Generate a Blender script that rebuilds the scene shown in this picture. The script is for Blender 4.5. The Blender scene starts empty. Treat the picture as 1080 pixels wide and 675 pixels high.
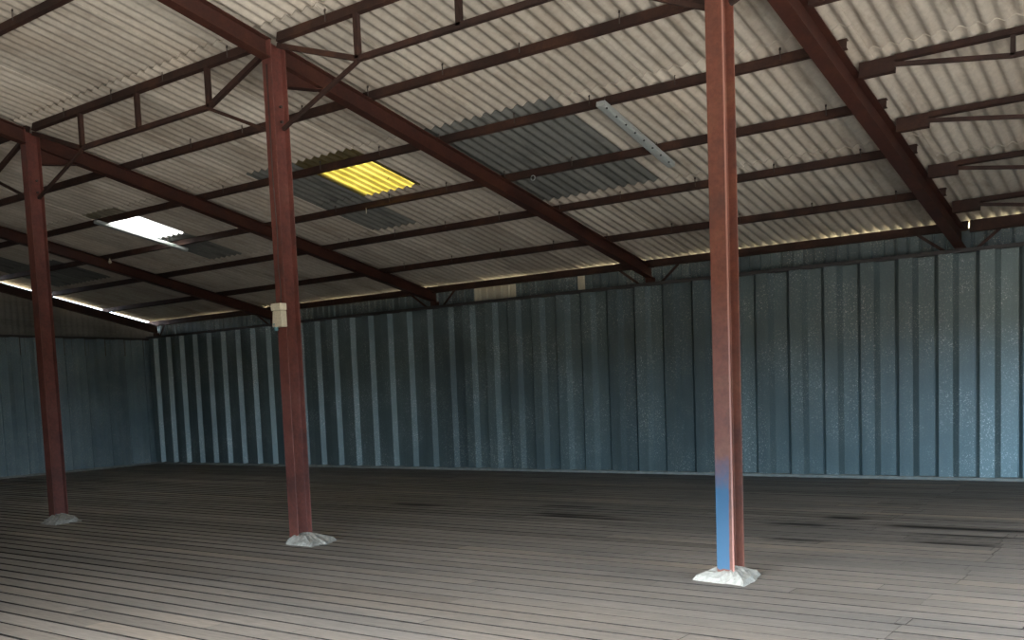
import bpy, math, random
from mathutils import Vector, Matrix
random.seed(7)
SC = bpy.context.scene
COL = SC.collection

# ------------------------------------------------------------------ helpers
class MB:
    """Collects shapes and links them as ONE mesh object."""
    def __init__(s):
        s.v = []; s.f = []; s.a = {}; s.mi = []; s.cur = 0
    def vert(s, p, **at):
        s.v.append(tuple(p))
        for k, x in at.items(): s.a.setdefault(k, {})[len(s.v)-1] = x
        return len(s.v)-1
    def face(s, *ix):
        s.f.append(tuple(ix)); s.mi.append(s.cur)
    def box(s, x0, x1, y0, y1, z0, z1, **at):
        i = [s.vert(p, **at) for p in ((x0,y0,z0),(x1,y0,z0),(x1,y1,z0),(x0,y1,z0),(x0,y0,z1),(x1,y0,z1),(x1,y1,z1),(x0,y1,z1))]
        for q in ((0,3,2,1),(4,5,6,7),(0,1,5,4),(1,2,6,5),(2,3,7,6),(3,0,4,7)): s.face(*[i[k] for k in q])
    def prism(s, p0, p1, prof, up=(0,0,1), cut0=None, cut1=None):
        """extrude a 2D profile (side, up) from p0 to p1; counter-clockwise seen from p1 looking back"""
        p0 = Vector(p0); p1 = Vector(p1); d = (p1-p0).normalized()
        u = Vector(up); u = (u - d*u.dot(d)).normalized(); r = d.cross(u)
        A = []; B = []
        for a, b in prof:
            o = r*a + u*b
            q0 = p0+o; q1 = p1+o
            if cut0: q0 = q0 + d*((Vector(cut0[0])-q0).dot(Vector(cut0[1]))/d.dot(Vector(cut0[1])))
            if cut1: q1 = q1 + d*((Vector(cut1[0])-q1).dot(Vector(cut1[1]))/d.dot(Vector(cut1[1])))
            A.append(s.vert(q0)); B.append(s.vert(q1))
        n = len(prof)
        for k in range(n):
            j = (k+1) % n; s.face(A[k], A[j], B[j], B[k])
        s.face(*A[::-1]); s.face(*B)
    def tube(s, pts, r, n=8):
        rings = []
        for k, p in enumerate(pts):
            p = Vector(p)
            d = (Vector(pts[min(k+1, len(pts)-1)]) - Vector(pts[max(k-1, 0)])).normalized()
            t = Vector((0,0,1)) if abs(d.z) < .9 else Vector((1,0,0))
            a = d.cross(t).normalized(); b = d.cross(a)
            rr = r[k] if isinstance(r, (list, tuple)) else r
            rings.append([s.vert(p + a*rr*math.cos(2*math.pi*i/n) + b*rr*math.sin(2*math.pi*i/n)) for i in range(n)])
        for q, w in zip(rings, rings[1:]):
            for i in range(n): s.face(q[i], q[(i+1)%n], w[(i+1)%n], w[i])
        s.face(*rings[0][::-1]); s.face(*rings[-1])
    def build(s, name, mats, parent=None, origin=None, bevel=0, smooth=False):
        me = bpy.data.meshes.new(name)
        o0 = Vector(origin) if origin else Vector((0,0,0))
        me.from_pydata([tuple(Vector(p)-o0) for p in s.v], [], s.f)
        if not isinstance(mats, (list, tuple)): mats = [mats]
        for m in mats: me.materials.append(m)
        if len(mats) > 1: me.polygons.foreach_set('material_index', s.mi)
        for k, dct in s.a.items():
            at = me.attributes.new(k, 'FLOAT', 'POINT')
            for i in range(len(s.v)): at.data[i].value = dct.get(i, 0.5)
        me.update()
        # consistent normals
        import bmesh
        bm = bmesh.new(); bm.from_mesh(me); bmesh.ops.recalc_face_normals(bm, faces=bm.faces); bm.to_mesh(me); bm.free()
        if smooth:
            me.polygons.foreach_set('use_smooth', [True]*len(me.polygons))
        ob = bpy.data.objects.new(name, me); COL.objects.link(ob)
        ob.location = o0
        if bevel:
            md = ob.modifiers.new('edge', 'BEVEL'); md.width = bevel; md.segments = 1; md.limit_method = 'ANGLE'
        if parent: adopt(ob, parent)
        return ob

def adopt(ob, parent):
    ob.parent = parent
    loc = parent.location.copy(); p = parent.parent
    while p: loc += p.location; p = p.parent
    ob.location = ob.location - loc

def tag(o, label, cat, group=None, kind=None):
    o['label'] = label; o['category'] = cat
    if group: o['group'] = group
    if kind: o['kind'] = kind
    return o

def thing(name, loc, label, cat, group=None):
    o = bpy.data.objects.new(name, None); COL.objects.link(o); o.location = loc; o.empty_display_size = .2
    return tag(o, label, cat, group)

def struct(o, label=None, cat=None):
    o['kind'] = 'structure'
    if label: o['label'] = label
    if cat: o['category'] = cat
    return o

# ------------------------------------------------------------------ materials
def new_mat(name):
    m = bpy.data.materials.new(name); m.use_nodes = True
    nt = m.node_tree; b = nt.nodes['Principled BSDF']
    return m, nt, b
def N(nt, typ, **kw):
    n = nt.nodes.new(typ)
    for k, v in kw.items():
        if k in n.inputs: n.inputs[k].default_value = v
        else: setattr(n, k, v)
    return n
def L(nt, a, b): nt.links.new(a, b)
def coords(nt, scale=(1,1,1), obj=True):
    tc = N(nt, 'ShaderNodeTexCoord'); mp = N(nt, 'ShaderNodeMapping'); mp.inputs['Scale'].default_value = scale
    L(nt, tc.outputs['Object' if obj else 'Generated'], mp.inputs['Vector']); return mp.outputs['Vector']
def noise(nt, vec, scale, detail=4, rough=.6):
    n = N(nt, 'ShaderNodeTexNoise'); n.inputs['Scale'].default_value = scale; n.inputs['Detail'].default_value = detail; n.inputs['Roughness'].default_value = rough
    L(nt, vec, n.inputs['Vector']); return n.outputs['Fac']
def ramp(nt, fac, stops):
    r = N(nt, 'ShaderNodeValToRGB'); e = r.color_ramp.elements
    while len(e) < len(stops): e.new(.5)
    for q, (p, c) in zip(e, stops):
        q.position = p; q.color = (c if isinstance(c, tuple) else (c, c, c)) + (1,) if not (isinstance(c, tuple) and len(c) == 4) else c
    L(nt, fac, r.inputs['Fac']); return r.outputs['Color']
def mix(nt, fac, a, b, mode='MIX'):
    n = N(nt, 'ShaderNodeMix'); n.data_type = 'RGBA'; n.blend_type = mode
    for s, v in ((n.inputs['Factor'], fac), (n.inputs[6], a), (n.inputs[7], b)):
        if hasattr(v, 'is_linked') or hasattr(v, 'links'): L(nt, v, s)
        elif isinstance(v, tuple): s.default_value = v + (1,) if len(v) == 3 else v
        else: s.default_value = v
    return n.outputs[2]
def mth(nt, op, a, b=None, clamp=False):
    n = N(nt, 'ShaderNodeMath'); n.operation = op; n.use_clamp = clamp
    for s, v in zip(n.inputs, (a, b)):
        if v is None: continue
        if hasattr(v, 'links'): L(nt, v, s)
        else: s.default_value = v
    return n.outputs[0]
def attr(nt, name):
    n = N(nt, 'ShaderNodeAttribute'); n.attribute_name = name; return n.outputs['Fac']
def bump(nt, b, h, strength=.3, dist=.01):
    n = N(nt, 'ShaderNodeBump'); n.inputs['Strength'].default_value = strength; n.inputs['Distance'].default_value = dist
    L(nt, h, n.inputs['Height']); L(nt, n.outputs['Normal'], b.inputs['Normal'])

def mat_asbestos(name, dark, light, blotch, rough=.95):
    m, nt, b = new_mat(name)
    v = coords(nt, (1, .25, 1)); v2 = coords(nt)
    n1 = noise(nt, v, 1.6, 5, .6); n2 = noise(nt, v2, 14, 4, .7); n3 = noise(nt, v2, .7, 3, .5)
    c = ramp(nt, n1, [(.3, dark), (.68, light)])
    c = mix(nt, ramp(nt, n3, [(.45, 0.), (.75, .55)]), c, blotch)
    n4 = noise(nt, coords(nt, (1, .035, 1)), 5.5, 4, .6)
    c = mix(nt, ramp(nt, n4, [(.52, 0.), (.72, .6)]), c, tuple(q*.62 for q in blotch))
    t = attr(nt, 'tint')
    c = mix(nt, 1., c, ramp(nt, t, [(0., .82), (1., 1.1)]), 'MULTIPLY')
    c = mix(nt, 1., c, ramp(nt, n2, [(.3, .88), (.7, 1.08)]), 'MULTIPLY')
    L(nt, c, b.inputs['Base Color']); b.inputs['Roughness'].default_value = rough
    b.inputs['Specular IOR Level'].default_value = .15
    bump(nt, b, n2, .25, .004)
    return m

def mat_steel(name, base, rust, dark, rough=.6, blue=None):
    m, nt, b = new_mat(name)
    v = coords(nt); vz = coords(nt, (1, 1, .18))
    n1 = noise(nt, v, 2.2, 5, .65); n2 = noise(nt, v, 26, 4, .7); n3 = noise(nt, vz, 5., 4, .6)
    c = ramp(nt, n1, [(.33, dark), (.52, base), (.72, rust)])
    c = mix(nt, ramp(nt, n3, [(.5, 0.), (.75, .5)]), c, dark)
    c = mix(nt, 1., c, ramp(nt, n2, [(.3, .8), (.7, 1.15)]), 'MULTIPLY')
    if blue:
        tc = N(nt, 'ShaderNodeTexCoord'); sp = N(nt, 'ShaderNodeSeparateXYZ'); L(nt, tc.outputs['Object'], sp.inputs[0])
        sn = N(nt, 'ShaderNodeSeparateXYZ'); L(nt, tc.outputs['Normal'], sn.inputs[0])
        front = mth(nt, 'GREATER_THAN', mth(nt, 'MULTIPLY', sn.outputs['Y'], -1.), .7)
        outer = mth(nt, 'LESS_THAN', sp.outputs['Y'], -.09)
        edge = mth(nt, 'LESS_THAN', mth(nt, 'ADD', sp.outputs['X'], mth(nt, 'MULTIPLY', n3, .05)), .068)
        msk = mth(nt, 'MULTIPLY', mth(nt, 'MULTIPLY', front, outer), edge)
        zz = mth(nt, 'ADD', sp.outputs['Z'], mth(nt, 'MULTIPLY', mth(nt, 'SUBTRACT', n1, .5), 1.0))
        zf = mth(nt, 'SUBTRACT', 1., mth(nt, 'DIVIDE', mth(nt, 'SUBTRACT', zz, .68), .42), True)
        low = mth(nt, 'GREATER_THAN', mth(nt, 'ADD', sp.outputs['Z'], mth(nt, 'MULTIPLY', n2, .05)), .115)
        msk = mth(nt, 'MULTIPLY', mth(nt, 'MULTIPLY', msk, zf), low)
        edge_highlight = mth(nt, 'MULTIPLY', mth(nt, 'MULTIPLY', front, outer), mth(nt, 'GREATER_THAN', mth(nt, 'ADD', sp.outputs['X'], mth(nt, 'MULTIPLY', n2, .004)), .0645))
        c = mix(nt, edge_highlight, c, (.30,.145,.115))  # pale edge highlight painted along the flange
        c = mix(nt, msk, c, mix(nt, n1, (.018,.066,.125), (.027,.086,.16)))
    L(nt, c, b.inputs['Base Color']); b.inputs['Roughness'].default_value = rough
    b.inputs['Specular IOR Level'].default_value = .35
    bump(nt, b, n2, .15, .002)
    return m

def mat_zinc(name, c0, c1, metallic=.75, rough=.42, vert=True):
    m, nt, b = new_mat(name)
    v = coords(nt); vs = coords(nt, (1, 1, .06))
    n1 = noise(nt, v, 1.1, 4, .6); n2 = noise(nt, vs, 9, 4, .6); n3 = noise(nt, v, 60, 3, .7); n4 = noise(nt, v, 50, 2, .8)
    c = ramp(nt, n1, [(.3, c0), (.7, c1)])
    c = mix(nt, 1., c, ramp(nt, n2, [(.3, .9), (.7, 1.06)]), 'MULTIPLY')
    spk = ramp(nt, n4, [(.595, 0.), (.66, 1.)])
    spk = mix(nt, 1., spk, ramp(nt, n1, [(.42, .08), (.60, .9)]), 'MULTIPLY')
    c = mix(nt, spk, c, (.62,.62,.58))
    c = mix(nt, 1., c, ramp(nt, n3, [(.3, .85), (.7, 1.12)]), 'MULTIPLY')
    c = mix(nt, 1., c, ramp(nt, attr(nt, 'tint'), [(0., .8), (1., 1.2)]), 'MULTIPLY')
    L(nt, c, b.inputs['Base Color'])
    L(nt, mix(nt, spk, (metallic,)*3, (.05,.05,.05)), b.inputs['Metallic'])
    L(nt, ramp(nt, n2, [(.3, rough-.05), (.7, rough+.1)]), b.inputs['Roughness'])
    bump(nt, b, n1, .05, .02)
    return m

def mat_boards(name):
    m, nt, b = new_mat(name)
    v = coords(nt, (.12, 1, 1)); v2 = coords(nt); v3 = coords(nt, (.35, 1.2, 1))
    g = noise(nt, v, 38, 5, .65); n1 = noise(nt, v3, 1.1, 4, .55); n2 = noise(nt, v2, 30, 4, .7)
    c = ramp(nt, attr(nt, 'tint'), [(0., (.168,.148,.129)), (.35, (.222,.20,.178)), (.7, (.262,.238,.216)), (1., (.33,.28,.23))])
    c = mix(nt, ramp(nt, n1, [(.38, .0), (.68, .75)]), c, (.15,.145,.14))
    c = mix(nt, 1., c, ramp(nt, g, [(.3, .76), (.68, 1.14)]), 'MULTIPLY')
    c = mix(nt, ramp(nt, n2, [(.60, 0.), (.72, .35)]), c, (.42,.35,.25))
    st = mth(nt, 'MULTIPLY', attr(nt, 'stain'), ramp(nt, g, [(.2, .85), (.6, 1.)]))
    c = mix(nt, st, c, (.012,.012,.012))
    L(nt, c, b.inputs['Base Color']); L(nt, ramp(nt, attr(nt, 'stain'), [(0., .3), (.9, .03)]), b.inputs['Specular IOR Level']); b.inputs['Roughness'].default_value = .72
    bump(nt, b, g, .15, .003)
    return m

def mat_plain(name, col, rough=.7, metallic=0., var=.15, scale=12):
    m, nt, b = new_mat(name); v = coords(nt)
    n = noise(nt, v, scale, 4, .6)
    L(nt, mix(nt, 1., col, ramp(nt, n, [(.3, 1-var), (.7, 1+var)]), 'MULTIPLY'), b.inputs['Base Color'])
    b.inputs['Roughness'].default_value = rough; b.inputs['Metallic'].default_value = metallic
    bump(nt, b, n, .2, .003)
    return m

def mat_translucent(name, col_lo, col_hi, dirt, shade_stripes=False):
    m = bpy.data.materials.new(name); m.use_nodes = True; nt = m.node_tree
    for n in list(nt.nodes): nt.nodes.remove(n)
    out = N(nt, 'ShaderNodeOutputMaterial'); tr = N(nt, 'ShaderNodeBsdfTranslucent'); df = N(nt, 'ShaderNodeBsdfDiffuse'); mx = N(nt, 'ShaderNodeMixShader')
    v = coords(nt, (1, .5, 1)); v2 = coords(nt)
    n1 = noise(nt, v, 5, 4, .6); n2 = noise(nt, v2, 7.5, 3, .75)
    c = ramp(nt, n1, [(.3, col_lo), (.7, col_hi)])
    c = mix(nt, ramp(nt, n2, [(.65, 0.), (.70, 1.)]), c, dirt)
    if shade_stripes:                                                  # corrugation shading painted in as one dark stripe per lobe
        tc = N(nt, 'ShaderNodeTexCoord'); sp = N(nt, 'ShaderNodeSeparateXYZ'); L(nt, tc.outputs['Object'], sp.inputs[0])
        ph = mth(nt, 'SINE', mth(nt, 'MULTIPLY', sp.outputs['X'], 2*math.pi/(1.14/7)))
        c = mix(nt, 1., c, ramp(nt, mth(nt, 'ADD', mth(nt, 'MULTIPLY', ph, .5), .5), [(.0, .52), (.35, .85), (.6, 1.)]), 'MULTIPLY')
    L(nt, c, tr.inputs['Color']); df.inputs['Color'].default_value = (.35,.3,.18,1)
    mx.inputs[0].default_value = .2
    L(nt, tr.outputs[0], mx.inputs[1]); L(nt, df.outputs[0], mx.inputs[2]); L(nt, mx.outputs[0], out.inputs['Surface'])
    return m

M_ROOF = mat_asbestos('fibre_cement', (.44,.39,.33), (.57,.525,.455), (.39,.315,.245))
M_ROOFDARK = mat_asbestos('damp_fibre_cement', (.145,.15,.14), (.195,.195,.18), (.115,.12,.115))
M_GABLE = mat_asbestos('weathered_fibre_cement', (.17,.165,.145), (.23,.22,.195), (.14,.13,.11))
M_RAFTER = mat_steel('red_oxide_steel', (.055,.018,.012), (.078,.028,.016), (.038,.015,.011))
M_PURLIN = mat_steel('rusty_dark_steel', (.042,.019,.014), (.078,.035,.021), (.025,.014,.011), .7)
M_POST = mat_steel('worn_red_post_paint', (.14,.044,.034), (.17,.066,.050), (.075,.030,.025), .55)
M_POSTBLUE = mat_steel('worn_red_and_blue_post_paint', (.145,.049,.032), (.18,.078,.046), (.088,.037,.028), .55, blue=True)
M_ZINC = mat_zinc('galvanised_lining', (.112,.148,.152), (.146,.186,.188), .28, .36)
M_ZINCPALE = mat_zinc('pale_gable_lining', (.22,.29,.315), (.30,.37,.39), .42, .42)  # lighter copy of the lining zinc, for the gable wall
M_CLAD = mat_zinc('blue_grey_cladding', (.095,.135,.15), (.135,.175,.185), .3, .55)
M_CLADCREAM = mat_zinc('cream_cladding', (.52,.50,.40), (.60,.57,.46), .0, .6)
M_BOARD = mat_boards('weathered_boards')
M_UNDER = mat_plain('dark_underfloor', (.03,.028,.025), .95)
M_MORTAR = mat_plain('pale_mortar', (.31,.305,.28), .95, 0, .35, 28)
M_PLINTH = mat_plain('dusty_concrete', (.22,.22,.20), .9, 0, .2, 9)
M_RAIL = mat_plain('dark_rail', (.045,.04,.038), .7)
M_CREAM = mat_plain('cream_plastic', (.62,.57,.44), .5, 0, .12, 40)
M_TEAL = mat_plain('teal_plastic', (.10,.22,.24), .5)
M_BATTEN = mat_plain('pale_grey_metal', (.40,.43,.425), .5, .2, .12, 50)
M_SLOT = mat_plain('slot_shadow', (.015,.015,.015), .9)
M_BOLT = mat_plain('bolt_steel', (.06,.045,.04), .6, .3)
M_YELLOW = mat_translucent('yellow_rooflight', (.30,.25,.085), (.42,.365,.15), (.05,.035,.008), shade_stripes=True)
M_WHITE = mat_translucent('white_rooflight', (.78,.77,.75), (.88,.87,.85), (.2,.2,.2), shade_stripes=True)
M_OUTER = mat_plain('outer_wall', (.42,.40,.37), .9)

# ------------------------------------------------------------------ key dimensions
S = .204                                   # roof pitch
def zr(y): return 3.73 - S*y               # top of the rafters
PH = .10                                   # purlin depth
XR = [4.95, 10.03, 15.11, 20.28]           # frames
YF, YB = -8.47, -8.26                      # post flanges (camera side, wall side)
PITCH = 1.14/7; AMP = .0205
PUR = [.03, -1.36, -2.88, -4.20, -5.60, -6.95, -8.35, -9.985, -11.45, -12.9, -14.35, -15.8, -17.2]
PURB = [.03, -.80, -2.16, -3.64, -5.05, -6.56, -8.05, -9.5, -11.0, -12.5, -14.0, -15.6, -17.2]
XB0 = 12.49
def xb(k): return XB0 + 1.14*k

# ------------------------------------------------------------------ ceiling (corrugated sheets)
def sheet(mb, x0, x1, ylo, yhi, zlo, zhi, tint, th=.0075, n=7):
    """one corrugated sheet; ylo = eave-ward edge, yhi = ridge-ward edge, z = height of the underside troughs"""
    seg = 8; cols = int(round((x1-x0)/PITCH*seg))
    ys = [ylo, (ylo+yhi)/2, yhi]
    lo, hi = [], []
    for j, y in enumerate(ys):
        t = (y-ylo)/(yhi-ylo); z = zlo + (zhi-zlo)*t
        a, b = [], []
        for i in range(cols+1):
            x = x0 + (x1-x0)*i/cols
            w = AMP*(1 - math.cos(2*math.pi*(x-XB0)/PITCH))
            a.append(mb.vert((x, y, z+w), tint=tint)); b.append(mb.vert((x, y, z+w+th), tint=tint))
        lo.append(a); hi.append(b)
    for j in range(2):
        for i in range(cols):
            mb.face(lo[j][i], lo[j][i+1], lo[j+1][i+1], lo[j+1][i])
            mb.face(hi[j][i], hi[j+1][i], hi[j+1][i+1], hi[j][i+1])
    dup_ = lambda q: mb.vert(mb.v[q], tint=tint)                 # own vertices, so the cut ends stay crisp
    for j in (0, 2):
        a = [dup_(q) for q in lo[j]]; b = [dup_(q) for q in hi[j]]
        for i in range(cols): mb.face(a[i], a[i+1], b[i+1], b[i])
    for i in (0, cols):
        a = [dup_(lo[j][i]) for j in range(3)]; b = [dup_(hi[j][i]) for j in range(3)]
        for j in range(2): mb.face(a[j], a[j+1], b[j+1], b[j])

special = {(3,4,0): 'yellow', (3,4,-5): 'white', (3,4,-1): 'dark', (2,3,-1): 'dark', (2,3,-5): 'dark',
           (2,3,-10): 'dark', (2,3,-9): 'dark', (3,4,-10): 'dark', (2,4,2): 'dark', (2,4,3): 'dark'}
dark_labels = {
    (3,4,-1): 'dark grey corrugated roof sheet beside the glowing yellow rooflight, in the same row',
    (2,3,-1): 'dark grey corrugated roof sheet one row below the yellow rooflight, towards the eave',
    (2,3,-5): 'dark grey corrugated roof sheet below the white rooflight, next to the pale batten end',
    (2,3,-10): 'dark roof sheet over the gable light slit, lower row, the one nearer the slit',
    (2,3,-9): 'dark roof sheet near the gable, lower row, touching the rafter beside it',
    (3,4,-10): 'dark roof sheet near the gable, in the row above the other two',
    (2,4,2): 'long dark grey roof sheet touching the rafter of the post with the cream box',
    (2,4,3): 'long dark grey roof sheet beside the slotted grey batten',
}
roof = MB()
def roof_col(pur, k):
    spans = [(0,2),(2,4),(4,6),(6,8),(8,10),(10,12)]
    if pur is PUR and k in (0,-1,-5,-9,-10): spans[1:2] = [(2,3),(3,4)]
    for r0, r1 in spans:
        ylo = pur[r0] + (.12 if r0 else .38); yhi = pur[r1] - .17
        dz = .0045 if k % 2 else -.004
        lift = (.026 if r0 == 6 else .0105) + random.uniform(0., .003) if r0 else .004
        zl = zr(ylo) + PH + lift + dz; zh = zr(yhi) + PH + .004 + dz
        x0, x1 = xb(k) - .035, xb(k+1) + .035
        kind = special.get((r0, r1, k)) if pur is PUR else None
        if kind is None:
            sheet(roof, x0, x1, ylo, yhi, zl, zh, random.random()); continue
        mb = MB(); sheet(mb, x0, x1, ylo, yhi, zl, zh, random.random())
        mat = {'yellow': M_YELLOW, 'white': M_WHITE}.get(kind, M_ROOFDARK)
        name = 'rooflight_sheet' if kind in ('yellow', 'white') else 'corrugated_sheet'
        o = mb.build(name, mat, origin=((x0+x1)/2, (ylo+yhi)/2, zr((ylo+yhi)/2)+PH), smooth=True)
        if kind == 'yellow': tag(o, 'glowing yellow translucent corrugated rooflight sheet between dark grey sheets', 'rooflight', 'rooflight sheets')
        elif kind == 'white': tag(o, 'dazzling white translucent corrugated rooflight sheet beside a pale batten', 'rooflight', 'rooflight sheets')
        else: tag(o, dark_labels[(r0, r1, k)], 'roof sheet', 'dark replacement roof sheets')
for k in range(-11, 7): roof_col(PUR, k)
for k in range(7, 13): roof_col(PURB, k)
struct(roof.build('ceiling', M_ROOF, smooth=True))

# ------------------------------------------------------------------ floor (slatted boards)
STAIN = [(16.35,-4.66,.55,.07),(16.8,-5.38,.75,.09),(17.1,-5.56,1.15,.10),(14.05,-5.21,.6,.06),(20.0,-4.62,.25,.09),(21.3,-5.0,.9,.10),
         (21.5,-5.5,.8,.09),(21.65,-5.97,.35,.07),(21.45,-6.0,.5,.06),(19.75,-5.25,.45,.06),(5.55,-5.3,.65,.09),(20.1,-6.3,.45,.05),(19.6,-8.0,.4,.03),(12.9,-9.4,.5,.05)]
def stain_at(x, y):
    s = 0
    for cx, cy, a, b in STAIN:
        d = ((x-cx)/a)**2 + ((y-cy)/b)**2
        if d < 1: s = max(s, min(1, (1-d)*1.8))
    return s
fl = MB(); fl.cur = 0
BP = .205
nb = int(17.4/BP)
for i in range(nb):
    yc = -.1 - BP*(i+.5)
    wfull = BP - random.uniform(.016, .024)
    x = -.4 - random.uniform(0, 3)
    while x < 26.2:
        x1 = x + random.uniform(3.2, 5.2)
        if x < 21.85 < x1 and yc < -5.2 and random.random() < .75: x1 = 21.85 + random.uniform(-.05, .05)
        elif x < 20.5 < x1 and yc > -6.8 and random.random() < .6: x1 = 20.5 + random.uniform(-.05, .05)
        tint = min(1, max(0, random.gauss(.45, .25))); zj = random.uniform(-.0012, .0008); tl = random.uniform(-.001, .001)
        n = max(2, int((x1-x)/.2)); prev = None
        e = .003
        for k in range(n+1):
            px = x + .002 + (x1-x-.004)*k/n
            g = .5*(BP - wfull + max(0., min(1., (20.5-px)/6.))*.016); w = BP/2 - g
            bow = .0006*math.sin(k*.35+i)
            ring = []
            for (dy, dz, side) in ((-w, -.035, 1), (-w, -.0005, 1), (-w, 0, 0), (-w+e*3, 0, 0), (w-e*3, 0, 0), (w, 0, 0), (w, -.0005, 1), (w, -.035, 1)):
                st = 1. if side else stain_at(px, yc+dy)  # gap shade painted black onto the board sides
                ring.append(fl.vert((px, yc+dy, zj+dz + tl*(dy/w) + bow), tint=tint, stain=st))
            if prev:
                for q in range(7): fl.face(prev[q], prev[q+1], ring[q+1], ring[q])
            else: fl.face(*ring)
            prev = ring
        fl.face(*prev[::-1])
        x = x1
fl.cur = 1
fl.box(-1, 26.3, -17.5, .3, -.30, -.12, tint=.5, stain=0)
for j in range(10):                                   # bearers below the slats
    fl.box(-.5+j*2.75, -.38+j*2.75, -17.4, 0, -.12, -.04, tint=.5, stain=0)
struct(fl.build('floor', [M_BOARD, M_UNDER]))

# ------------------------------------------------------------------ walls
def decking(mb, s0, count, place, z0, z1, pitch=.57, rise=.10, w=.065, fr=.20, gw=.016):
    """trapezoidal lining: place(s, depth) -> (x, y)"""
    pts = []
    for k in range(count):
        s = s0 + k*pitch; t = random.random()
        pts += [(s, 0, t), (s+w, rise, t), (s+w+fr, rise, t), (s+2*w+fr, 0, t), (s+pitch-gw, 0, t), (s+pitch-gw+.001, -.03, t), (s+pitch-.001, -.03, t)]
    prev = None
    for s, d, t in pts:
        x, y = place(s, d)
        cur = [mb.vert((x, y, z0), tint=t), mb.vert((x, y, z0+(z1-z0)*.5), tint=t), mb.vert((x, y, z1), tint=t)]
        if prev:
            for q in range(2): mb.face(prev[q], cur[q], cur[q+1], prev[q+1])
        prev = cur
    return mb
ZL = 3.37
wb = MB()
decking(wb, .56-.57*1, 46, lambda s, d: (s, .05-d), .02, ZL)
wall_back = struct(wb.build('wall_back', M_ZINC))
ru = MB(); ru.box(-.05, 25.98, -.065, .075, ZL-.01, ZL+.045); ru.build('top_rail', M_RAIL, wall_back)
def boxrib(mb, x0, x1, y, z0, z1, pitch=.183, d=.03):
    pts = []; x = x0
    while x < x1-.01:
        t = random.random()
        pts += [(x, 0, t), (x+.022, d, t), (x+.15, d, t), (x+.172, 0, t)]
        x += pitch
    prev = None
    for px, dd, t in pts:
        cur = [mb.vert((px, y-dd, z0), tint=t), mb.vert((px, y-dd, z1), tint=t)]
        if prev: mb.face(prev[0], cur[0], cur[1], prev[1])
        prev = cur
cl = MB(); boxrib(cl, -.2, 11.02, .24, 0, 3.735); boxrib(cl, 12.02, 13.6, .24, 0, 3.735); boxrib(cl, 13.66, 25.9, .24, 0, 3.735); cl.box(-.3, 26.2, .26, .27, -.3, 3.733)
cl.build('cladding', M_CLAD, wall_back)
cc = MB(); boxrib(cc, 11.0, 12.05, .235, 3.2, 3.735); boxrib(cc, 13.50, 13.68, .235, 3.2, 3.735)
cc = cc.build('cladding_sheet', M_CLADCREAM, wall_back); cc['label'] = 'cream painted cladding sheet'

def xl(y): return .02 - .05*y
wl = MB(); decking(wl, .20-.57, 32, lambda s, d: (xl(-s)-.05+d, -s), .02, 3.32, gw=.034)
wall_left = struct(wl.build('wall_left', M_ZINCPALE))
gl = MB()
prev = None
for i in range(0, 17*26+1):                               # fine corrugated gable cladding
    y = .2 - i/26; t = .5 + .5*math.sin(i*.13)
    d = .012*math.cos(i*math.pi/2 + .4)
    cur = [gl.vert((xl(y)-.06+d, y, 2.9), tint=t), gl.vert((xl(y)-.06+d, y, zr(y)-.03), tint=t)]
    if prev: gl.face(prev[0], cur[0], cur[1], prev[1])
    prev = cur
i0 = [gl.vert(p, tint=.5) for p in ((xl(.3)-.10, .3, -.3), (xl(-17.3)-.10, -17.3, -.3), (xl(-17.3)-.10, -17.3, zr(-17.3)-.04), (xl(.3)-.10, .3, zr(.3)-.04))]
gl.face(*i0)
gl.build('gable_cladding', M_GABLE, wall_left)
rl = MB()
rl.prism((xl(.0)-.03, 0, 3.345), (xl(-17.2)-.03, -17.2, 3.345), [(-.06,-.03),(.06,-.03),(.06,.03),(-.06,.03)])
rl.build('top_rail', M_RAIL, wall_left)

# front wall with the wide doorway the daylight comes through, and far side wall
DX0, DX1, DZ = 17.5, 25.4, 2.45
wf = MB()
wf.box(-.5, DX0, -17.5, -17.3, -.3, 7.4); wf.box(DX1, 26.2, -17.5, -17.3, -.3, 7.4); wf.box(DX0, DX1, -17.5, -17.3, DZ, 7.4)
struct(wf.build('wall_front', M_OUTER))
WX = 26.0
RY0, RY1, RZ = -16.6, -7.5, 2.4                            # open bay in the far gable side
wr = MB()
wr.box(WX, WX+.2, -17.5, RY0, -.3, 7.3); wr.box(WX, WX+.2, RY1, .4, -.3, 4.6)
a = [wr.vert(p) for p in ((WX,RY1,RZ),(WX,RY0,RZ),(WX,RY0,7.1),(WX,RY1,4.6),(WX+.2,RY1,RZ),(WX+.2,RY0,RZ),(WX+.2,RY0,7.1),(WX+.2,RY1,4.6))]
for q in ((0,1,2,3),(7,6,5,4),(0,4,5,1),(1,5,6,2),(2,6,7,3),(3,7,4,0)): wr.face(*[a[k] for k in q])
struct(wr.build('wall_right', M_OUTER))
# low concrete kerbs along the lining
kb = MB(); kb.box(.05, 25.98, -.085, .20, -.2, .045); struct(kb.build('baseboard_back', M_PLINTH, bevel=.01))
kb = MB(); kb.prism((xl(-.1)-.06, -.1, -.08), (xl(-17.2)-.06, -17.2, -.08), [(-.12,-.1),(.12,-.1),(.12,.125),(-.12,.125)])
struct(kb.build('baseboard_left', M_PLINTH, bevel=.01))

# ------------------------------------------------------------------ steel sections
def isec(w, d, tf=.011, tw=.008):
    a = w/2; t = tw/2
    return [(-a,0),(a,0),(a,tf),(t,tf),(t,d-tf),(a,d-tf),(a,d),(-a,d),(-a,d-tf),(-t,d-tf),(-t,tf),(-a,tf)]
def lsec(a, t=.007): return [(0,0),(a,0),(a,t),(t,t),(t,a),(0,a)]
def csec(w, d, t=.006): return [(0,0),(w,0),(w,t),(t,t),(t,d-t),(w,d-t),(w,d),(0,d)]
def slopey(y): return zr(y)

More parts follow.
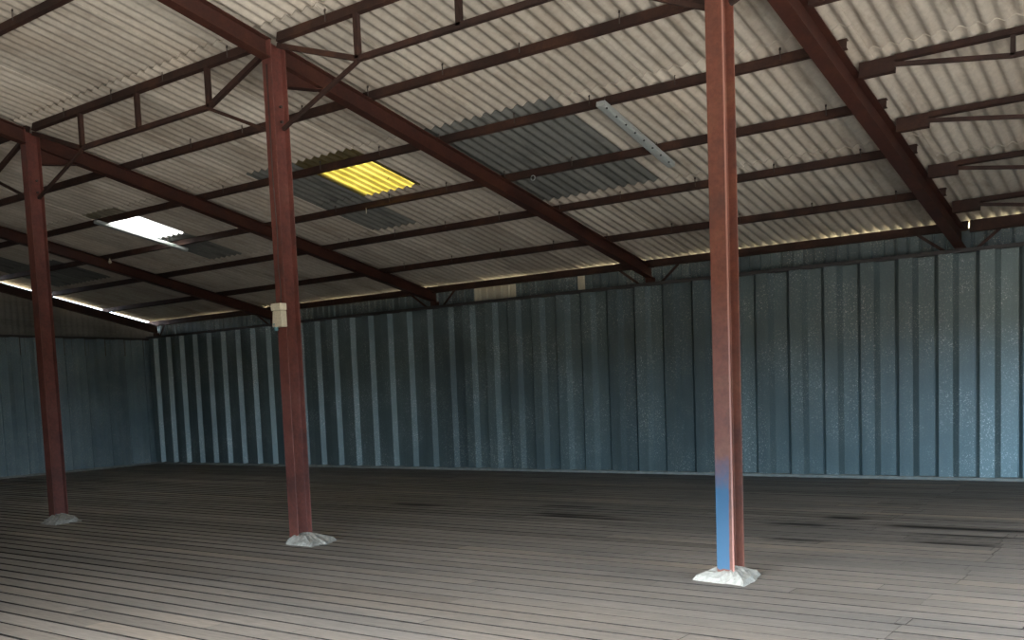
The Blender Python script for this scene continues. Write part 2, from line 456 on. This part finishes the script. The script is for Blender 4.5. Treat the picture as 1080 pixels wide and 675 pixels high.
# ---- rafters
raf_labels = [
    'dark red rafter between the white rooflight and the gable light slit',
    'dark red rafter from the thin far post, passing between the white and yellow rooflights',
    'dark red rafter from the post with the cream box, beside the long dark roof sheets',
    'deep dark red rafter above the blue painted post, with purlin ends poking out',
]
def rafter(i):
    X = XR[i]; w, d = (.155, .27) if i == 3 else (.135, .20)
    t = thing('steel_rafter', (X, .1, zr(.1)), raf_labels[i], 'rafter', 'roof rafters')
    b = MB(); y0, y1 = YB+.002, .16
    b.prism((X, y0, zr(y0)-d), (X, y1, zr(y1)-d), [(p, q) for p, q in isec(w, d)], up=(0,0,1),
            cut0=((X, y0, 0), (0,1,0)), cut1=((X, y1, 0), (0,1,0)))
    b.build('beam', M_RAFTER, t)
    h = MB()                                              # tapered haunch against the post
    zb = zr(y0)-d-.004; ln = .55
    for sx in (-.006, .006): pass
    hv = [h.vert(p) for p in ((X-.006,y0,zb-.20),(X+.006,y0,zb-.20),(X-.006,y0+ln,zb-ln*S),(X+.006,y0+ln,zb-ln*S),(X-.006,y0,zb),(X+.006,y0,zb))]
    h.face(hv[0],hv[2],hv[4]); h.face(hv[1],hv[5],hv[3]); h.face(hv[0],hv[1],hv[3],hv[2]); h.face(hv[0],hv[4],hv[5],hv[1]); h.face(hv[4],hv[2],hv[3],hv[5])
    h.prism((X, y0, zb-.205), (X, y0+ln, zb-ln*S-.006), [(-w/2,-.005),(w/2,-.005),(w/2,.005),(-w/2,.005)])
    h.build('haunch', M_RAFTER, t)
    e = MB(); e.prism((X, .115, 0.0), (X, .115, zr(.16)-d+.02), [(p, q-.06) for p, q in isec(.14, .12)], up=(0,1,0)); e.build('end_post', M_RAFTER, t)
    for sx in (-1, 1):
        k = MB(); k.prism((X+sx*.20, .125, ZL+.03), (X+sx*.62, .06, 3.72), [(-.022,-.005),(.022,-.005),(.022,.005),(-.022,.005)], up=(0,1,0))
        k.build('knee_brace', M_PURLIN, t)
for i in range(4): rafter(i)
# upper rafters, on the camera side of the posts
up_labels = {1: 'short run of dark red rafter rising from the thin far post towards the ridge',
             2: 'dark red rafter rising from the post with the cream box towards the ridge'}
for i in (1, 2):
    X = XR[i]; b = MB(); w, d = (.155,.27) if i == 3 else (.135,.20)
    y0, y1 = -17.25, YF-.002
    b.prism((X, y0, zr(y0)-d), (X, y1, zr(y1)-d), isec(w, d), cut0=((X,y0,0),(0,1,0)), cut1=((X,y1,0),(0,1,0)))
    tag(b.build('upper_rafter', M_RAFTER, origin=(X, y1, zr(y1)-d)), up_labels[i], 'rafter', 'roof rafters above the posts')
# gable rafter with the bright slit above it
b = MB(); X0 = lambda y: .17 - .045*y
b.prism((X0(-17.2), -17.2, zr(-17.2)-.20), (X0(.16), .16, zr(.16)-.20), isec(.12, .20), cut0=((0,-17.2,0),(0,1,0)), cut1=((0,.16,0),(0,1,0)))
g = thing('steel_rafter', (.2, .1, 3.5), 'near black sloping rafter along the gable top, under the bright slit of daylight', 'rafter', 'roof rafters')
b.build('beam', M_PURLIN, g)
e = MB(); e.prism((.17, .115, 0), (.17, .115, zr(.16)-.19), [(p, q-.06) for p, q in isec(.12,.12)], up=(0,1,0)); e.build('end_post', M_PURLIN, g)
k = MB(); k.prism((.30, .125, ZL+.03), (.66, .06, 3.72), [(-.022,-.005),(.022,-.005),(.022,.005),(-.022,.005)], up=(0,1,0)); k.build('knee_brace', M_PURLIN, g)

# ---- purlins
ordn = ['eave', 'first', 'second', 'third', 'fourth', 'fifth', 'sixth', 'seventh', 'eighth']
hook = MB(); hook.tube([(0,0,-.01),(0,0,.10)], .006, 6); hook.tube([(0,0,.09),(0,.006,.112)], .011, 6)
hook_me = None
def hooks(parent, y, x0, x1, step):
    global hook_me
    x = x0
    while x < x1:
        if hook_me is None:
            o = hook.build('hook_bolt', M_BOLT, smooth=True); hook_me = o
        else:
            o = hook_me.copy(); COL.objects.link(o); o.parent = None
        o.location = (x + random.uniform(-.05,.05), y-.036, zr(y)+.03); adopt(o, parent)
        x += step
pur_labels = {0: 'long eave purlin along the foot of the roof above the wall cladding',
  1: 'long thin steel purlin, first one up from the eave purlin',
  2: 'long thin steel purlin, second one up from the eave purlin',
  3: 'steel purlin just below the two rooflights, rust lit under the yellow one',
  4: 'steel purlin just above the two rooflights, carrying the upper batten ends',
  5: 'steel purlin between the rooflight rows and the lattice girders',
  7: 'steel purlin crossing the top corner of the roof above the lattice girders'}
for r in (0, 1, 2, 3, 4, 5, 7):
    y = PUR[r]; x0 = .06 if r else -.1; x1 = 20.40
    t = thing('roof_purlin', (10., y, zr(y)), pur_labels[r], 'purlin', 'long purlins')
    p = MB(); wv = .055
    dp = PH if r else .125
    p.prism((x0, y+.028, zr(y+.028)+PH-dp), (x1, y+.028, zr(y+.028)+PH-dp), [(q-wv/2+.0, s) for q, s in [( -a+wv, b) for a, b in csec(wv, dp)]][::-1], up=(0, S, 1))
    p.build('channel', M_PURLIN, t)
    if 0 < r: hooks(t, y, 10.6, 20.2, 1.14)

# ---- purlins of the bay beyond the blue painted post: small trusses
bl = {0: 'deep rust brown eave purlin beyond the last rafter, above the cladding',
      1: 'trussed purlin beyond the last rafter, first one up from the eave',
      2: 'trussed purlin beyond the last rafter, second one up from the eave',
      3: 'trussed purlin beyond the last rafter, third up from the eave, bar dropping below it',
      4: 'trussed purlin beyond the last rafter, highest one with a short upright post',
      5: 'trussed purlin stub beside the blue painted post, at the top edge'}
XE = 25.36
for r in range(6):
    y = PURB[r]; z = zr(y)+PH; xs = 20.36
    t = thing('trussed_purlin' if r else 'roof_purlin', (xs, y, z), bl[r], 'purlin', 'purlins beyond the last rafter')
    if r == 0:
        p = MB(); p.prism((20.42, y+.02, z-.17), (XE, y+.02, z-.17), csec(.06, .17)[::-1] if False else [(-.03,0),(.03,0),(.03,.17),(-.03,.17)], up=(0,S,1)); p.build('timber', M_PURLIN, t); continue
    p = MB()
    p.prism((xs, y, z-.165), (xs+.36, y, z-.165), [(-.03,0),(.03,0),(.03,.165),(-.03,.165)], up=(0,S,1)); p.build('end_plate', M_PURLIN, t)
    p = MB(); p.prism((xs+.36, y, z-.06), (XE, y, z-.06), [(-.03,0),(.03,0),(.03,.06),(-.03,.06)], up=(0,S,1)); p.build('top_chord', M_PURLIN, t)
    zc = z-.088; zd = z-.25; xa = 21.81
    p = MB()
    for q0, q1 in (((xs+.34,y,zc),(xa,y,zd)), ((xa,y,zd),(XE-1.45,y,zd)), ((XE-1.45,y,zd),(XE,y,zc))): p.prism(q0, q1, [(-.022,-.022),(.022,-.022),(.022,.022),(-.022,.022)])
    p.build('bottom_chord', M_PURLIN, t)
    for xq in (xa, 22.85, XE-1.45):
        p = MB(); p.prism((xq, y, zd), (xq, y, z-.06), [(-.022,-.022),(.022,-.022),(.022,.022),(-.022,.022)], up=(0,1,0)); p.build('post', M_PURLIN, t)

# ---- lattice girders between the posts
gir = {0: 'lattice girder between the gable side and the thin far post, only its end in view',
       1: 'lattice girder between the thin far post and the post with the cream box',
       2: 'lattice girder between the post with the cream box and the blue painted post',
       3: 'lattice girder beyond the blue painted post, only its knee brace in view'}
XX = XR + [25.45]
for i in range(4):
    a, c = XX[i]+.0, XX[i+1]-.0
    yg = -8.365; zt = zr(yg)+PH
    t = thing('lattice_girder', ((a+c)/2, yg, 5.0), gir[i], 'girder', 'lattice girders between posts')
    p = MB(); p.prism((a+.08, yg, zt-.10), (c-.08, yg, zt-.10), [(-.03,0),(.03,0),(.03,.10),(-.03,.10)], up=(0,S,1)); p.build('top_chord', M_PURLIN, t)
    n0, n1 = a+1.26, c-1.15; zb = 5.0
    sq = [(0,0),(.055,0),(.055,.055),(0,.055)]; sq = [(u-.0275, v-.0275) for u, v in sq]
    p = MB(); p.prism((n0, yg, zb), (n1, yg, zb), sq); p.build('bottom_chord', M_PURLIN, t)
    for xq in (n0, (n0+n1)/2 - .06, n1):
        p = MB(); p.prism((xq, yg, zb+.0), (xq, yg, zt-.09), sq, up=(0,1,0)); p.build('post', M_PURLIN, t)
    for x0_, x1_ in ((n0, a+.085), (n1, c-.085)):
        p = MB(); p.prism((x0_, yg, zb), (x1_, yg, 5.40), sq); p.build('end_diagonal', M_PURLIN, t)
        p = MB(); p.prism((x0_, yg, zb-.02), (x1_, yg, 4.52), [(-.018,-.018),(.018,-.018),(.018,.018),(-.018,.018)]); p.build('knee_brace', M_PURLIN, t)
    hooks(t, yg, a+.9, c-.5, 1.14) if i in (1, 2) else None

# ---- posts
foot = {1: [(-.09,-.13),(.12,-.33),(.36,-.38),(.52,-.34),(.50,-.16),(.43,.09),(.15,.18),(-.07,.12)],
        2: [(-.10,-.12),(.04,-.27),(.25,-.255),(.46,-.26),(.41,-.13),(.47,-.05),(.37,.20),(.1,.19),(-.07,.12)],
        3: [(-.25,-.20),(-.02,-.245),(.10,-.23),(.23,-.285),(.215,-.04),(.16,.22),(-.02,.24),(-.2,.16),(-.27,.02)]}
post_lab = {1: 'thin dark red steel post farthest along the row, in a small mortar collar',
            2: 'red steel post with a cream box fixed high on it',
            3: 'thick red steel post with bright blue paint at its foot'}
for i in (1, 2, 3):
    X = XR[i] - (.005 if i == 3 else (.0 if i == 2 else .03)); yc = (YF+YB)/2
    t = thing('steel_post', (X, yc, 0), post_lab[i], 'post', 'steel posts down the middle')
    p = MB(); d = YB-YF; ztop = zr(YB)-.005
    p.prism((X, yc, -.02), (X, yc, ztop), [(q, s-d/2) for q, s in isec(.15, d, .011, .009)], up=(0,1,0), cut1=((X, YB, ztop), (0, S, 1)))
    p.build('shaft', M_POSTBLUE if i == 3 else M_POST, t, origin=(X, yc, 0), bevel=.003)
    f = MB(); rings = []
    pts = foot[i]
    dense = []
    for q in range(len(pts)):
        (ax, ay), (bx, by) = pts[q], pts[(q+1) % len(pts)]
        for s in (0, .33, .66): dense.append((ax+(bx-ax)*s, ay+(by-ay)*s))
    lev = [(1.0, -.03), (1.0, .004), (.88, .03), (.66, .058), (.46, .078), (.2, .088)]
    for k_, (sc, z) in enumerate(lev):
        rings.append([f.vert((X+ (ax*sc)*(1+random.uniform(-.04,.04)), yc+(ay*sc)*(1+random.uniform(-.04,.04)), z + (random.uniform(-.012,.014) if k_ > 1 else 0))) for ax, ay in dense])
    for a_, b_ in zip(rings, rings[1:]):
        for q in range(len(dense)): f.face(a_[q], a_[(q+1)%len(dense)], b_[(q+1)%len(dense)], b_[q])
    f.face(*rings[-1])
    fo = f.build('mortar_collar', M_MORTAR, t); fo['label'] = 'pale mortar collar round the post foot'
    for zq in (4.78, 4.62):
        bq = MB(); bq.tube([(X+.03, YB-.06, zq), (X-.0, YB-.06, zq)], .016, 6); bq.build('bolt', M_BOLT, t)

# ---- cream box on the post
X = XR[2]+.055; zc = 2.49
bx = thing('junction_box', (X-.05, YF-.05, zc), 'cream capped box with a thin cable, fixed high on the red post', 'junction box')
y0, y1 = YF-.09, YF-.002
def taper(mb, xa, xb_, ya, yb, z0, z1, inset):
    v = [mb.vert(p) for p in ((xa+inset,ya+inset*.5,z0),(xb_-inset*.2,ya+inset*.5,z0),(xb_-inset*.2,yb,z0),(xa+inset,yb,z0),(xa,ya,z1),(xb_,ya,z1),(xb_,yb,z1),(xa,yb,z1))]
    for q in ((0,3,2,1),(4,5,6,7),(0,1,5,4),(1,2,6,5),(2,3,7,6),(3,0,4,7)): mb.face(*[v[k] for k in q])
JX0, JX1 = X-.115, X+.045
b = MB(); taper(b, JX0+.012, JX1-.006, y0+.01, y1, zc-.10, zc+.075, -.012); b.build('body', M_CREAM, bx, bevel=.006)
b = MB(); b.box(JX0, JX1+.004, y0-.004, y1, zc+.078, zc+.155); b.build('cap', M_CREAM, bx, bevel=.008)
b = MB(); b.tube([(JX0+.03, y0+.03, zc-.06), (JX0+.035, y0+.03, zc-.135)], [.030,.022], 10); g_ = b.build('cable_gland', M_TEAL, bx, smooth=True); g_['label'] = 'teal cable gland'
b = MB(); b.tube([(X-.03, YF-.02, zc+.15), (X-.02, YF-.014, zc+.30), (X-.045, YF-.012, zc+.55), (X-.03, YF-.010, zc+.9), (X-.05, YF-.010, zc+1.5), (X-.05, YF-.010, 5.2)], .006, 6); b.build('cable', M_BOLT, bx, smooth=True)

# ---- battens under the purlins
def batten(x0, ya, xq, yb_, wd, hgt, label, slots):
    za, zb_ = zr(ya)-.006, zr(yb_)-.006
    t = thing('slotted_batten', ((x0+xq)/2, (ya+yb_)/2, (za+zb_)/2), label, 'batten', 'pale metal battens under the roof')
    b = MB(); b.prism((x0, ya, za-hgt), (xq, yb_, zb_-hgt), [(-wd/2,.0),(-wd*.30,-.012),(wd*.30,-.012),(wd/2,0),(wd/2,hgt),(-wd/2,hgt)]); b.build('tray', M_BATTEN, t, bevel=.004)
    for k in range(slots):
        f = (k+.35)/slots; px = x0+(xq-x0)*f; py = ya+(yb_-ya)*f; pz = za+(zb_-za)*f
        sgn = -1 if False else 1
        s = MB(); s.prism((px+sgn*(wd*.30), py, pz-hgt-.013), (px+sgn*wd*.46, py+.004, pz-hgt-.002), [(-.026,-.003),(.026,-.003),(.026,.004),(-.026,.004)], up=(0,0,1)); s.build('slot', M_SLOT, t)
    for f in (.06, .78):
        px = x0+(xq-x0)*f; py = ya+(yb_-ya)*f; pz = za+(zb_-za)*f
        s = MB(); s.tube([(px, py, pz-.01), (px, py, zr(py)+.09)], .006, 6); s.build('hanger', M_BOLT, t)
    return t
batten(17.62, -5.72, 17.555, -3.83, .115, .055, 'pale grey slotted metal batten hung under the purlins beside the long dark sheets', 8)
batten(7.24, -5.78, 7.40, -4.02, .11, .05, 'thin pale batten catching light beside the white rooflight', 0)

# ---- small fittings
b = MB(); b.tube([(0,0,0),(0,0,-.05)], [.012,.02], 8); b.tube([(0,0,-.05),(0,0,-.075),(0,0,-.10)], [.03,.036,.02], 10)
tag(b.build('porcelain_insulator', M_CREAM, origin=(0,0,0), smooth=True), 'small pale knob hanging under a purlin near the gable', 'insulator').location = (5.1, -4.2, zr(-4.2)+.005)
b = MB()
b.tube([(.035*math.cos(q*math.pi/6), 0, -.035+.035*math.sin(q*math.pi/6)) for q in range(13)], .006, 6)
o = tag(b.build('cable_ring', M_BATTEN, smooth=True), 'small metal ring hanging below a purlin over the long dark sheets', 'ring'); o.location = (15.6, -4.2, zr(-4.2)+.004)
b = MB(); b.tube([(0,0,0),(.004,-.004,-.03),(-.003,0,-.085)], .006, 6)
o = tag(b.build('dangling_wire', M_CREAM, smooth=True), 'short pale wire dangling under the purlin by the yellow rooflight', 'wire'); o.location = (12.35, -4.2, zr(-4.2)+.004)

# ------------------------------------------------------------------ daylight
w = bpy.data.worlds.new('daylight'); SC.world = w; w.use_nodes = True
nt = w.node_tree; bg = nt.nodes['Background']
tc = N(nt, 'ShaderNodeTexCoord'); sp = N(nt, 'ShaderNodeSeparateXYZ'); L(nt, tc.outputs['Generated'], sp.inputs[0])
fac = mth(nt, 'ADD', mth(nt, 'MULTIPLY', sp.outputs['Z'], .5), .5)
sky = [(.505, (2.2,3.7,5.1)), (.575, (2.2,3.5,4.7)), (.605, (26.,25.8,25.)), (.70, (26.,25.8,25.)), (.8, (3.,3.3,3.6))]   # added glare band above the horizon to brighten the floor
g_front = ramp(nt, fac, [(0., (.20,.20,.19)), (.499, (.24,.25,.25))] + sky)        # unseen ground kept dark to shape the light on the back wall
g_side = ramp(nt, fac, [(0., (2.75,2.62,2.4)), (.36, (2.75,2.62,2.4)), (.44, (.42,.42,.38)), (.499, (.30,.31,.28)), (.505, (1.3,1.8,2.2)), (.64, (1.2,1.35,1.5)), (1., (2.2,2.6,3.0))])  # unseen ground, bright below and dark near the horizon, shaped to light the roof
g_back = ramp(nt, fac, [(0., (.2,.2,.19)), (.499, (.24,.25,.25)), (.505, (.75,.85,1.0)), (1., (2.2,2.6,3.0))])       # sky dimmed towards the gable slit
col = mix(nt, mth(nt, 'ADD', mth(nt, 'MULTIPLY', sp.outputs['X'], 1.2), .1, True), g_front, g_side)
col = mix(nt, mth(nt, 'ADD', mth(nt, 'MULTIPLY', sp.outputs['X'], -2.5), -.75, True), col, g_back)
g_rear = ramp(nt, fac, [(0., (4.2,3.7,2.4)), (.499, (4.2,3.7,2.4)), (.505, (1.3,1.5,1.7)), (1., (2.2,2.6,3.0))])     # added bright ground, unseen, to light the eave gaps
col = mix(nt, mth(nt, 'ADD', mth(nt, 'MULTIPLY', sp.outputs['Y'], 3.), -.3, True), col, g_rear)
L(nt, col, bg.inputs['Color']); bg.inputs['Strength'].default_value = 6.0
pd = bpy.data.lights.new('doorway_portal', 'AREA'); pd.shape = 'RECTANGLE'; pd.size = DX1-DX0; pd.size_y = DZ
pd.cycles.is_portal = True
po = bpy.data.objects.new('doorway_portal', pd); COL.objects.link(po); po.location = ((DX0+DX1)/2, -17.28, DZ/2); po.rotation_euler = (math.radians(90), 0, 0)
pd2 = bpy.data.lights.new('side_portal', 'AREA'); pd2.shape = 'RECTANGLE'; pd2.size = RZ; pd2.size_y = RY1-RY0
pd2.cycles.is_portal = True
po2 = bpy.data.objects.new('side_portal', pd2); COL.objects.link(po2); po2.location = (WX-.02, (RY0+RY1)/2, RZ/2); po2.rotation_euler = (0, math.radians(90), 0)

sd = bpy.data.lights.new('sun', 'SUN'); sd.energy = 48; sd.angle = .009; sd.color = (1., .93, .82)
so = bpy.data.objects.new('sun', sd); COL.objects.link(so); so.location = (30, -40, 30)
so.rotation_euler = (0, math.radians(28), math.radians(-8))      # shines in at the open side, out of view

# ------------------------------------------------------------------ camera
cd = bpy.data.cameras.new('camera'); cam = bpy.data.objects.new('camera', cd); COL.objects.link(cam)
F = 1034.07; PY = 496.94
cd.sensor_fit = 'HORIZONTAL'; cd.sensor_width = 36; cd.lens = F/1080*36; cd.shift_y = (PY-337.5)/1080; cd.clip_end = 200
yaw, pit, rol = 0.633419, -0.082152, -0.039264
cy, sy, cp, sp_, cr, sr = math.cos(yaw), math.sin(yaw), math.cos(pit), math.sin(pit), math.cos(rol), math.sin(rol)
f = Vector((-sy*cp, cy*cp, sp_)); rt = Vector((cy, sy, 0)); up = rt.cross(f)
r2 = rt*cr + up*sr; u2 = -rt*sr + up*cr
cam.matrix_world = Matrix(((r2.x, u2.x, -f.x, 23.545), (r2.y, u2.y, -f.y, -15.787), (r2.z, u2.z, -f.z, 1.6), (0,0,0,1)))
SC.camera = cam

SC.view_settings.view_transform = 'Standard'; SC.view_settings.look = 'None'
SC.view_settings.exposure = 0.0; SC.view_settings.gamma = 1; SC.view_settings.use_curve_mapping = False
SC.cycles.use_denoising = True
SC.cycles.max_bounces = 10; SC.cycles.diffuse_bounces = 6; SC.cycles.sample_clamp_indirect = 8
